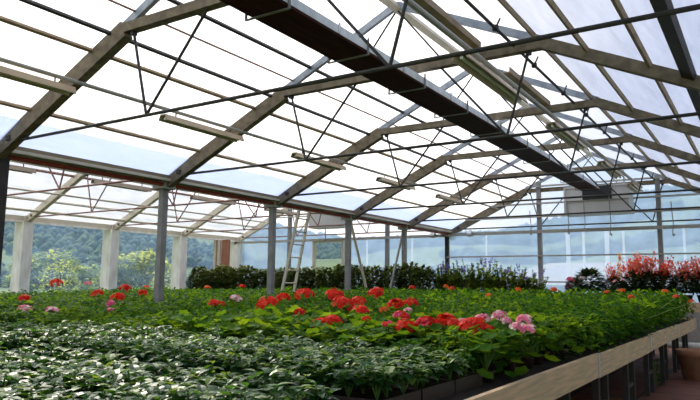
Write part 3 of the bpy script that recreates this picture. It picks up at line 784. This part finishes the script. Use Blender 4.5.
# ------------------------------------------------------------------ leafy bedding plants over the benches
cand = []
random.seed(11)
BENCH = ((-5.05, -1.60), (-8.6, -5.3), (-13.3, -9.2), (-17.7, -13.6))
for bi, (xa, xb) in enumerate(BENCH):
    y = 4.20
    while y < 15.5:
        x = xb - .02
        while x > xa:
            px, py = x + rnd(-.05, .05), y + rnd(-.05, .05)
            if (bi < 2 or py > (4.2 if bi == 2 else 8.2)) and seen((px, py, canopy(px, py)), 30):
                if not any((px - a) ** 2 + (py - b) ** 2 < .045 for a, b in occupied):
                    cand.append((math.hypot(px, py), px, py))
            x -= .31
        y += .31
cand.sort()
print('bedding', len(cand))
def bed_kind(x, y):
    n = math.sin(x * 1.3 + y * .7) + math.sin(x * .5 - y * 1.1 + 2)
    return n
for d, x, y in cand[:300]:
    n = bed_kind(x, y)
    h = (canopy(x, y) - ZB + rnd(-.07, .04)) / .29
    ger = y < 6.3 and x > -5 and random.random() < .75
    if ger:
        o = thing('geranium', 'leafy geranium without open flowers in the front flower bed', 'plant', (x, y, ZB), 'geraniums without flowers')
        add('pot', POT, o); f, s = random.choice(GER); rz = rnd(0, 6.28); hs = (canopy(x, y) - ZB - .06) / .27
        add('foliage', f, o, (0, 0, .07), (0, 0, rz), (1.05, 1.05, hs)); add('stem', s, o, (0, 0, .07), (0, 0, rz), (1.05, 1.05, hs))
    else:
        o = thing('bedding_plant', 'bushy green bedding plant among many on the benches', 'plant', (x, y, ZB), 'bushy bedding plants')
        add('pot', POT, o)
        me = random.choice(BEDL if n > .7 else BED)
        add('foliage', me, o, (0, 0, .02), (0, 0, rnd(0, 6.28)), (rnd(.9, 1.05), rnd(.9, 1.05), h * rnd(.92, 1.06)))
# the rest of the bed, too many to count
def merged(name, items, label, mats, cat='plants'):
    V = []; Fc = []; MI = []
    for me, mtx in items:
        b = len(V)
        V += [tuple(mtx @ v.co) for v in me.vertices]
        for p in me.polygons: Fc.append(tuple(b + i for i in p.vertices)); MI.append(p.material_index)
    nm = bpy.data.meshes.new(name); nm.from_pydata(V, [], Fc)
    for m_ in mats: nm.materials.append(m_)
    nm.polygons.foreach_set('material_index', MI); nm.update()
    o = bpy.data.objects.new(name, nm); C.objects.link(o)
    return tag(o, label, cat, None, 'stuff')
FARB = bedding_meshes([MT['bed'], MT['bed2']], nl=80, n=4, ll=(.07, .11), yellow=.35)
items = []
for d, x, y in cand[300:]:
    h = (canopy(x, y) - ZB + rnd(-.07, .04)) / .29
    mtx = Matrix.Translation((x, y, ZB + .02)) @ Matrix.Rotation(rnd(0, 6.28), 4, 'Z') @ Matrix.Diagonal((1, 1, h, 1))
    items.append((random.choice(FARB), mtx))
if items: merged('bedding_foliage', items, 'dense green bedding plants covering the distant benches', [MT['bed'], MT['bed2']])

# ------------------------------------------------------------------ dark shrubs at the end of the benches
def shrub_meshes(mats, n=4, nl=1500, mixp=.25):
    out = []
    for v in range(n):
        m = MB()
        for i in range(nl):
            a = rnd(0, 6.28); t = random.random(); r = .36 * math.sin(PI * (.12 + .80 * t)) ** .6 * (.6 + .4 * random.random() ** .5) * (1 + .2 * math.sin(3 * a + v + 5 * t))
            p = Vector((r * math.cos(a), r * math.sin(a), .25 + .85 * t + rnd(-.04, .10)))
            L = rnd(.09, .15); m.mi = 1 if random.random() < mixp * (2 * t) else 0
            aa = a + rnd(-1, 1)
            m.leaf(p, (math.cos(aa), math.sin(aa), rnd(-.1, 1.2)), (0, 0, 1), L, L * .55, .2, .3)
        out.append(m.mesh('shrub_foliage', mats))
    return out
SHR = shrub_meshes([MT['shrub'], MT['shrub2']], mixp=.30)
m = MB()
for i in range(6):
    a = i * 1.05; m.tube([(0, 0, .05), (.08 * math.cos(a), .08 * math.sin(a), .5), (.2 * math.cos(a), .2 * math.sin(a), 1.0)], .012, 5)
SSTEM = m.mesh('shrub_stem', MT['wood'])
bp = MB(); bp.lathe([(0, 0), (.16, 0), (.21, .24), (.225, .25), (.225, .30), (.20, .30), (.19, .26), (0, .26)], 16); BIGPOT = bp.mesh('shrub_pot', MT['pot'], True)
# a low table carries them
sb = thing('plant_bench', 'low bench behind the bedding plants carrying the dark shrubs', 'bench', (-11.0, 16.5, 0), 'plant benches')
MB().box(-6.4, 6.2, -.45, .45, ZB - .20, ZB - .17).build('tabletop', MT['table'], sb)
MB().box(-6.4, 6.2, -.48, -.45, ZB - .32, ZB - .15).build('rim_board', MT['rim'], sb)
for x in (-6.2, -3, 0, 3, 6):
    for y in (-.35, .35): MB().box(x - .03, x + .03, y - .03, y + .03, 0, ZB - .20).build('leg', MT['leg'], sb)
x = -16.9; i = 0
shr_x = []
while x < -7.9:
    shr_x.append(x); x += .55
wherex = lambda p: ('at the left end of the row' if p < .12 else 'left of the ladder' if p < .42 else 'near the doorway' if p < .62 else 'under the cross braces' if p < .85 else 'at the right end of the row')
for i, x in enumerate(shr_x):
    o = thing('potted_shrub', 'dark leafy potted shrub ' + wherex(i / (len(shr_x) - 1)) + ' behind the bedding plants', 'shrub', (x + rnd(-.05, .05), 16.5 + rnd(-.1, .1), ZB - .17), 'dark shrubs in a row')
    h = (H + .50 + rnd(-.06, .10) - ZB + .17) / 1.13
    add('pot', BIGPOT, o); add('stem', SSTEM, o, (0, 0, .2), (0, 0, 0), (1, 1, h * .9))
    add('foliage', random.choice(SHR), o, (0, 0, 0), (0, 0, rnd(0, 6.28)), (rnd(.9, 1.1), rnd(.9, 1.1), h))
# tall mixed flowers right of the shrubs
def spike_meshes(n=4):
    out = []
    for v in range(n):
        m = MB(); fl = MB()
        for s in range(46):
            a = rnd(0, 6.28); r = rnd(.03, .34); hh = rnd(.70, 1.15) if s % 6 else rnd(1.1, 1.45)
            tip = Vector((r * math.cos(a), r * math.sin(a), hh)); m.mi = 0
            m.tube([(0, 0, .1), tip * .6, tip], .006, 4)
            for k in range(34):
                t = rnd(.2, .98); aa = rnd(0, 6.28); p = tip * t; L = rnd(.10, .20) * (1.2 - .6 * t); m.mi = random.choice((0, 0, 1))
                m.leaf(p, (math.cos(aa), math.sin(aa), rnd(.2, 1.2)), (0, 0, 1), L, L * .5, .2, .2)
            if s % 6 == 0:
                for k in range(10):
                    p = tip * (1 - .012 * k) + Vector((rnd(-.02, .02), rnd(-.02, .02), rnd(-.02, .02))); fl.fan(p, (rnd(-1, 1), rnd(-1, 1), .4), .022, 6)
        out.append((m.mesh('tall_foliage', [MT['shrub2'], MT['ger']]), fl.mesh('flower_spike', MT['violet'])))
    return out
SPK = spike_meshes()
lbs = ('tall green plant with violet flower spikes, leftmost beside the dark shrubs', 'tall green plant with violet spikes in front of the dark short column', 'tall flowering plant with violet spikes right of the dark short column',
       'tall violet flowered plant in the middle of the clump', 'tall violet flowered plant, right part of the clump', 'rightmost tall violet flowered plant, beside the end wall post', 'lower green plant just right of the violet flowers')
for i in range(7):
    x = -7.55 + i * .42
    o = thing('violet_perennial', lbs[i], 'plant', (x, 16.5, ZB - .17), 'tall violet flowers')
    h = (H + (.70 if i < 4 else .58 if i < 6 else .42) - ZB + .17) / 1.4
    f, s = SPK[i % 4]
    add('pot', BIGPOT, o); add('foliage', f, o, (0, 0, .2), (0, 0, rnd(0, 6)), (1, 1, h - .1)); add('blossoms', s, o, (0, 0, .2), (0, 0, o.children[-1].rotation_euler[2]), (1, 1, h - .1))

# ------------------------------------------------------------------ red fuchsias and friends on the end table
def ball(mats, n, R, nl, ll, mixp=0, zc=None):
    out = []
    for v in range(n):
        m = MB()
        for i in range(nl):
            z = rnd(-.6, 1); a = rnd(0, 6.28); rr = math.sqrt(1 - z * z); q = rnd(.7, 1)
            p = Vector((R * rr * math.cos(a) * q, R * rr * math.sin(a) * q, R + R * z * q)); L = rnd(*ll); m.mi = 1 if random.random() < mixp else 0
            m.leaf(p, (rr * math.cos(a + rnd(-.8, .8)), rr * math.sin(a), z * .5 + rnd(-.2, .4)), (0, 0, 1), L, L * .6, .2, .3)
        out.append(m.mesh('ball_foliage', mats))
    return out
DK = ball([MT['dark'], MT['shrub']], 3, .27, 800, (.07, .12), .3)
def sprays(mt, n=3, ns=38, nb=12, R=.32, h=(.42, .75)):
    out = []
    for v in range(n):
        m = MB(); st = MB()
        for s in range(ns):
            a = rnd(0, 6.28); r = rnd(.05, R); tip = Vector((r * math.cos(a), r * math.sin(a), rnd(*h)))
            st.tube([(0, 0, .2), tip], .004, 4, False)
            for k in range(nb):
                p = tip * rnd(.70, 1.03) + Vector((rnd(-.06, .06), rnd(-.06, .06), 0)); L = rnd(.045, .08)
                m.leaf(p, (rnd(-1, 1), rnd(-1, 1), rnd(-.6, .8)), (0, 0, 1), L, L * .6, .3, .2)
        out.append((m.mesh('blossoms', MT[mt]), st.mesh('spray_stem', MT['stem'])))
    return out
SPR = sprays('coral'); SPRR = sprays('scarlet')
def spray_plant(x, y, ztop, sets, label, name='red_flowering_shrub', cat='flower', bs=1.0, ss=1.0, grp='red flowers at the end wall'):
    o = thing(name, label, cat, (x, y, ZT), grp)
    add('pot', BIGPOT, o, (0, 0, 0), (0, 0, 0), (.7, .7, .6))
    b = random.choice(DK); add('foliage', b, o, (0, 0, .12), (0, 0, rnd(0, 6)), (bs, bs, bs))
    if sets:
        f, s = random.choice(sets); hz = (ztop - ZT - .1) / .75; rz = rnd(0, 6)
        add('blossoms', f, o, (0, 0, .1), (0, 0, rz), (ss, ss, hz)); add('spray_stem', s, o, (0, 0, .1), (0, 0, rz), (ss, ss, hz))
    return o
Yf = 16.55
spray_plant(-3.15, Yf, H + .60, SPRR, 'red flowering plant right of the dark round bush', ss=.6, bs=.8)
spray_plant(-2.72, Yf, H + .78, SPR, 'tall coral red flowering plant left of the end wall post, leftmost of the big group')
spray_plant(-2.42, Yf - .15, H + .86, SPR, 'tall coral red flowering plant in the middle of the big group')
spray_plant(-2.08, Yf, H + .74, SPRR, 'coral red flowering plant directly before the end wall post')
spray_plant(-1.62, Yf - .1, H + .70, SPR, 'coral red flowering plant right of the end wall post')
spray_plant(-1.25, Yf, H + .76, SPR, 'coral red flowering plant near the right photo edge')
spray_plant(-.85, Yf, H + .74, SPR, 'rightmost coral red flowering plant at the photo edge')
b1 = spray_plant(-3.68, Yf - .1, 0, None, 'dark round bush with a pale bloom between pink and red flowers', 'round_bush', 'bush', 1.15)
add('flower_head', HEADS['pale'][0], b1, (-.10, -.26, .52), (0, 0, 0), (1.2, 1.2, 1.2))
b1 = spray_plant(-4.05, Yf, 0, None, 'small pink flowered plant at the left end of the flower table', 'pink_hydrangea', 'flower', .75)
for q in ((-.08, -.1, .50), (.06, -.14, .42), (-.13, -.06, .33)): add('flower_head', HEADS['hot'][0], b1, q, (0, 0, 0), (1.3, 1.3, 1.3))
b1 = spray_plant(-2.95, Yf - .38, 0, None, 'small pink flowered plant in front of the tall red flowers', 'pink_hydrangea', 'flower', .7)
for q in ((-.06, -.1, .45), (.08, -.06, .48), (.0, -.17, .25)): add('flower_head', HEADS['pink'][1], b1, q, (0, 0, 0), (.9, .9, .9))
# yellow plume
o = thing('yellow_plume_flower', 'single yellow orange plume rising above the red flowers', 'flower', (-3.05, Yf + .3, ZT))
m = MB()
for k in range(70):
    z = rnd(0, 1); p = (rnd(-1, 1) * .06 * (1.1 - z), rnd(-1, 1) * .06 * (1.1 - z), .55 + .58 * z)
    m.leaf(p, (rnd(-1, 1), rnd(-1, 1), 1), (0, 0, 1), .07, .04)
m.build('blossoms', MT['yellow'], o); MB().tube([(0, 0, .1), (0, 0, .65)], .01, 6).build('stem', MT['stem'], o); add('pot', BIGPOT, o, (0, 0, 0), (0, 0, 0), (.6, .6, .5))


# ------------------------------------------------------------------ outside: trees, hedge, hills, a pale roof
def tree(x, y, h, w, mats, label, name='round_tree', trunk=.35, nl=1800, cat='tree'):
    o = thing(name, label, cat, (x, y, -.1), 'trees outside the left wall')
    m = MB()
    for i in range(nl):
        z = rnd(-.8, 1); a = rnd(0, 6.28); rr = math.sqrt(1 - z * z); q = rnd(.75, 1.0) * (1 + .12 * math.sin(4 * a + 3 * z) + .10 * math.sin(7 * z + a))
        ch = h * (1 - trunk) / 2
        p = Vector((w / 2 * rr * math.cos(a) * q, w / 2 * rr * math.sin(a) * q, h - ch + ch * z * q)); L = rnd(.16, .30) * w / 3.2
        m.mi = 1 if random.random() < .35 else 0
        m.leaf(p, (math.cos(a) + rnd(-.8, .8), math.sin(a) + rnd(-.8, .8), rnd(-.3, .8)), (0, 0, 1), L, L * .7, .2, .3)
    m.build('crown', mats, o)
    t = MB(); t.tube([(0, 0, 0), (.03, 0, h * trunk), (0, .04, h * .75)], [w * .045, w * .035, w * .015], 8)
    for k in range(5):
        a = k * 1.26; t.tube([(.02, 0, h * (trunk + .05 * k)), (w * .3 * math.cos(a), w * .3 * math.sin(a), h * (trunk + .22 + .06 * k))], [w * .018, w * .006], 6)
    t.build('trunk', MT['wood'], o)
    return o
TM = [MT['tree'], MT['tree']]; TM2 = [MT['tree2'], MT['tree']]
tree(-32, 26.4, 3.45, 3.9, TM, 'round yellow green tree outside, between second and third white post', trunk=.2, nl=3500)
tree(-34, 21.6, 3.3, 4.0, TM2, 'green tree outside, right of the far left white post', trunk=.2)
tree(-34, 24.3, 2.6, 2.4, TM2, 'small green tree outside, between the far left and second white post', trunk=.2)
tree(-24.5, 16.1, 2.5, 1.6, TM, 'bright yellow green bush close outside the left wall', 'garden_bush', .1, 900, 'bush')
tree(-24.5, 18.2, 2.1, 1.2, TM2, 'low green bush close outside, left of the second white post', 'garden_bush', .1, 800, 'bush')
tree(-25.5, 22.5, 2.2, 1.5, TM, 'low yellow bush close outside, before the third white post', 'garden_bush', .1, 800, 'bush')
tree(-27, 27.0, 2.2, 1.8, TM2, 'low green bush outside, just left of the rust boards', 'garden_bush', .1, 800, 'bush')
m = MB()
for i in range(5200):
    y = rnd(8, 42); x = -22 - .12 * y + rnd(-.5, .5)
    L = rnd(.14, .26)
    m.mi = random.choice((0, 0, 1))
    m.leaf((x, y, rnd(-.1, 1.0 + .25 * math.sin(y * 1.7))), (rnd(-1, 1), rnd(-1, 1), rnd(0, 1)), (0, 0, 1), L, L * .6)
tag(m.build('hedge_foliage', [MT['tree2'], MT['tree']]), 'low green hedge outside along the left wall', 'hedge', None, 'stuff')

# hills: a height field in rings around the greenhouse
def hash2(i, j): v = math.sin(i * 127.1 + j * 311.7) * 43758.5453; return v - math.floor(v)
def vnoise(x, y):
    i, j = math.floor(x), math.floor(y); fx, fy = x - i, y - j; fx = fx * fx * (3 - 2 * fx); fy = fy * fy * (3 - 2 * fy)
    return (hash2(i, j) * (1 - fx) + hash2(i + 1, j) * fx) * (1 - fy) + (hash2(i, j + 1) * (1 - fx) + hash2(i + 1, j + 1) * fx) * fy
def hillh(x, y):
    d = math.hypot(x, y); az = math.degrees(math.atan2(-x, y))       # left of +Y
    t = min(1, max(0, (d - 110) / 420)); s = t * t * (3 - 2 * t)
    top = 36 + 48 * min(1, max(0, (az - 36) / 18)) + 5 * math.sin(az * .13) + 34 * min(1, max(0, (17 - az) / 14))
    return -.5 + s * top + s * 14 * (vnoise(x / 70, y / 70) - .5) + s * 5 * (vnoise(x / 22, y / 22) - .5)
m = MB(); NA, NR = 130, 40
for i in range(NR + 1):
    d = 100 + (560) * (i / NR) ** 1.3
    for j in range(NA + 1):
        az = math.radians(-40 + 140 * j / NA); x, y = -d * math.sin(az), d * math.cos(az)
        m.v.append((x, y, hillh(x, y)))
for i in range(NR):
    for j in range(NA):
        a = i * (NA + 1) + j; m.f.append((a, a + NA + 1, a + NA + 2, a + 1)); m.m.append(0)
struct(m.build('hills', MT['hill'], None, True))
m = MB()
ico = [(0, 0, 1.0)] + [(.9 * math.cos(k * PI / 3), .9 * math.sin(k * PI / 3), .35) for k in range(6)] + [(.75 * math.cos(k * PI / 3 + .5), .75 * math.sin(k * PI / 3 + .5), -.35) for k in range(6)]
for i in range(30000):
    az = math.radians(rnd(-35, 92)); d = 130 + 440 * random.random() ** .8; x, y = -d * math.sin(az), d * math.cos(az)
    if vnoise(x / 55 + 9, y / 38 + 4) < .45: continue
    r = rnd(1.0, 2.1) * (.6 + d / 500); z = hillh(x, y) + r * .4; b = len(m.v); ph = rnd(0, 6)
    for (px, py, pz) in ico:
        q = rnd(.85, 1.15) * r; m.v.append((x + (px * math.cos(ph) - py * math.sin(ph)) * q, y + (px * math.sin(ph) + py * math.cos(ph)) * q, z + pz * q * 1.25))
    for k in range(6):
        m.f.append((b, b + 1 + k, b + 1 + (k + 1) % 6)); m.f.append((b + 1 + k, b + 7 + k, b + 7 + (k + 1) % 6, b + 1 + (k + 1) % 6)); m.m += [0, 0]
tag(m.build('forest', MT['forest'], None, True), 'hazy blue green forest covering the hills outside', 'forest', None, 'stuff')
hzm = bpy.data.materials.new('valley_haze'); hzm.use_nodes = True
hn = hzm.node_tree; hn.nodes.remove(hn.nodes['Principled BSDF'])
vsn = hn.nodes.new('ShaderNodeVolumeScatter'); vsn.inputs['Density'].default_value = .0009; vsn.inputs['Anisotropy'].default_value = .0
vsn.inputs['Color'].default_value = (.35, .62, 1, 1)
hn.links.new(vsn.outputs[0], hn.nodes['Material Output'].inputs['Volume'])
struct(MB().hexa([(-700, 60, -1), (420, 60, -1), (420, 700, -1), (-700, 700, -1), (-700, 60, 130), (420, 60, 130), (420, 700, 130), (-700, 700, 130)]).build('haze', hzm))
struct(MB().hexa([(-700, -60, -1), (-60, -60, -1), (-60, 59.9, -1), (-700, 59.9, -1), (-700, -60, 130), (-60, -60, 130), (-60, 59.9, 130), (-700, 59.9, 130)]).build('haze', hzm))
# pale roofed shed beyond the end wall
sh = thing('outbuilding', 'low pale roofed building outside behind the end wall', 'building', (-3.5, 31, -.1))
r_ = MB(); za, zb = .25 + H, 1.42 + H
r_.hexa([(-8.6, -1.2, za - .1), (9, -1.2, za - .1), (9, 3.5, zb - .1), (-6.2, 3.5, zb - .1), (-8.6, -1.2, za), (9, -1.2, za), (9, 3.5, zb), (-6.2, 3.5, zb)])
r_.hexa([(-6.2, 3.5, zb - .1), (9, 3.5, zb - .1), (9, 8, za - .1), (-8.6, 8, za - .1), (-6.2, 3.5, zb), (9, 3.5, zb), (9, 8, za), (-8.6, 8, za)])
r_.build('roof', MT['paleroof'], sh)
MB().box(-8.2, 8.8, -.8, 7.6, 0, za - .1).build('walls', MT['paleroof'], sh)

# ------------------------------------------------------------------ light
SUND = Vector((-.70, .36, .62)).normalized()
sl = bpy.data.lights.new('sun', 'SUN'); sl.energy = 4.6; sl.angle = math.radians(1.5); sl.color = (1, .95, .86)
so = bpy.data.objects.new('sun', sl); C.objects.link(so)
so.rotation_euler = SUND.to_track_quat('Z', 'Y').to_euler(); so.location = SUND * 50
w = bpy.data.worlds.new('world'); scn.world = w; w.use_nodes = True
nt = w.node_tree; bg = nt.nodes['Background']
tc = nt.nodes.new('ShaderNodeTexCoord')
dt = nt.nodes.new('ShaderNodeVectorMath'); dt.operation = 'DOT_PRODUCT'; dt.inputs[1].default_value = SUND
nt.links.new(tc.outputs['Generated'], dt.inputs[0])
gl = nt.nodes.new('ShaderNodeMapRange'); gl.interpolation_type = 'SMOOTHSTEP'
gl.inputs[1].default_value = .56; gl.inputs[2].default_value = .80
nt.links.new(dt.outputs['Value'], gl.inputs[0])
sep = nt.nodes.new('ShaderNodeSeparateXYZ'); nt.links.new(tc.outputs['Generated'], sep.inputs[0])
hz = nt.nodes.new('ShaderNodeMapRange'); hz.inputs[1].default_value = .0; hz.inputs[2].default_value = .27; hz.inputs[3].default_value = 1; hz.inputs[4].default_value = 0
nt.links.new(sep.outputs['Z'], hz.inputs[0])
m1 = nt.nodes.new('ShaderNodeMix'); m1.data_type = 'RGBA'
m1.inputs[6].default_value = (.40, .48, .72, 1); m1.inputs[7].default_value = (1.5, 1.55, 1.6, 1)
nt.links.new(hz.outputs[0], m1.inputs[0])
m2 = nt.nodes.new('ShaderNodeMix'); m2.data_type = 'RGBA'; m2.inputs[7].default_value = (2.7, 2.66, 2.6, 1)
nt.links.new(gl.outputs[0], m2.inputs[0]); nt.links.new(m1.outputs[2], m2.inputs[6])
nt.links.new(m2.outputs[2], bg.inputs['Color']); bg.inputs['Strength'].default_value = 1.0

vs_ = scn.view_settings
scn.display_settings.display_device = 'sRGB'
vs_.view_transform = 'Standard'; vs_.look = 'None'; vs_.gamma = 1; vs_.use_curve_mapping = False; vs_.exposure = 0.0
scn.cycles.use_denoising = True
scn.cycles.max_bounces = 8; scn.cycles.transparent_max_bounces = 24; scn.cycles.caustics_reflective = False; scn.cycles.caustics_refractive = False
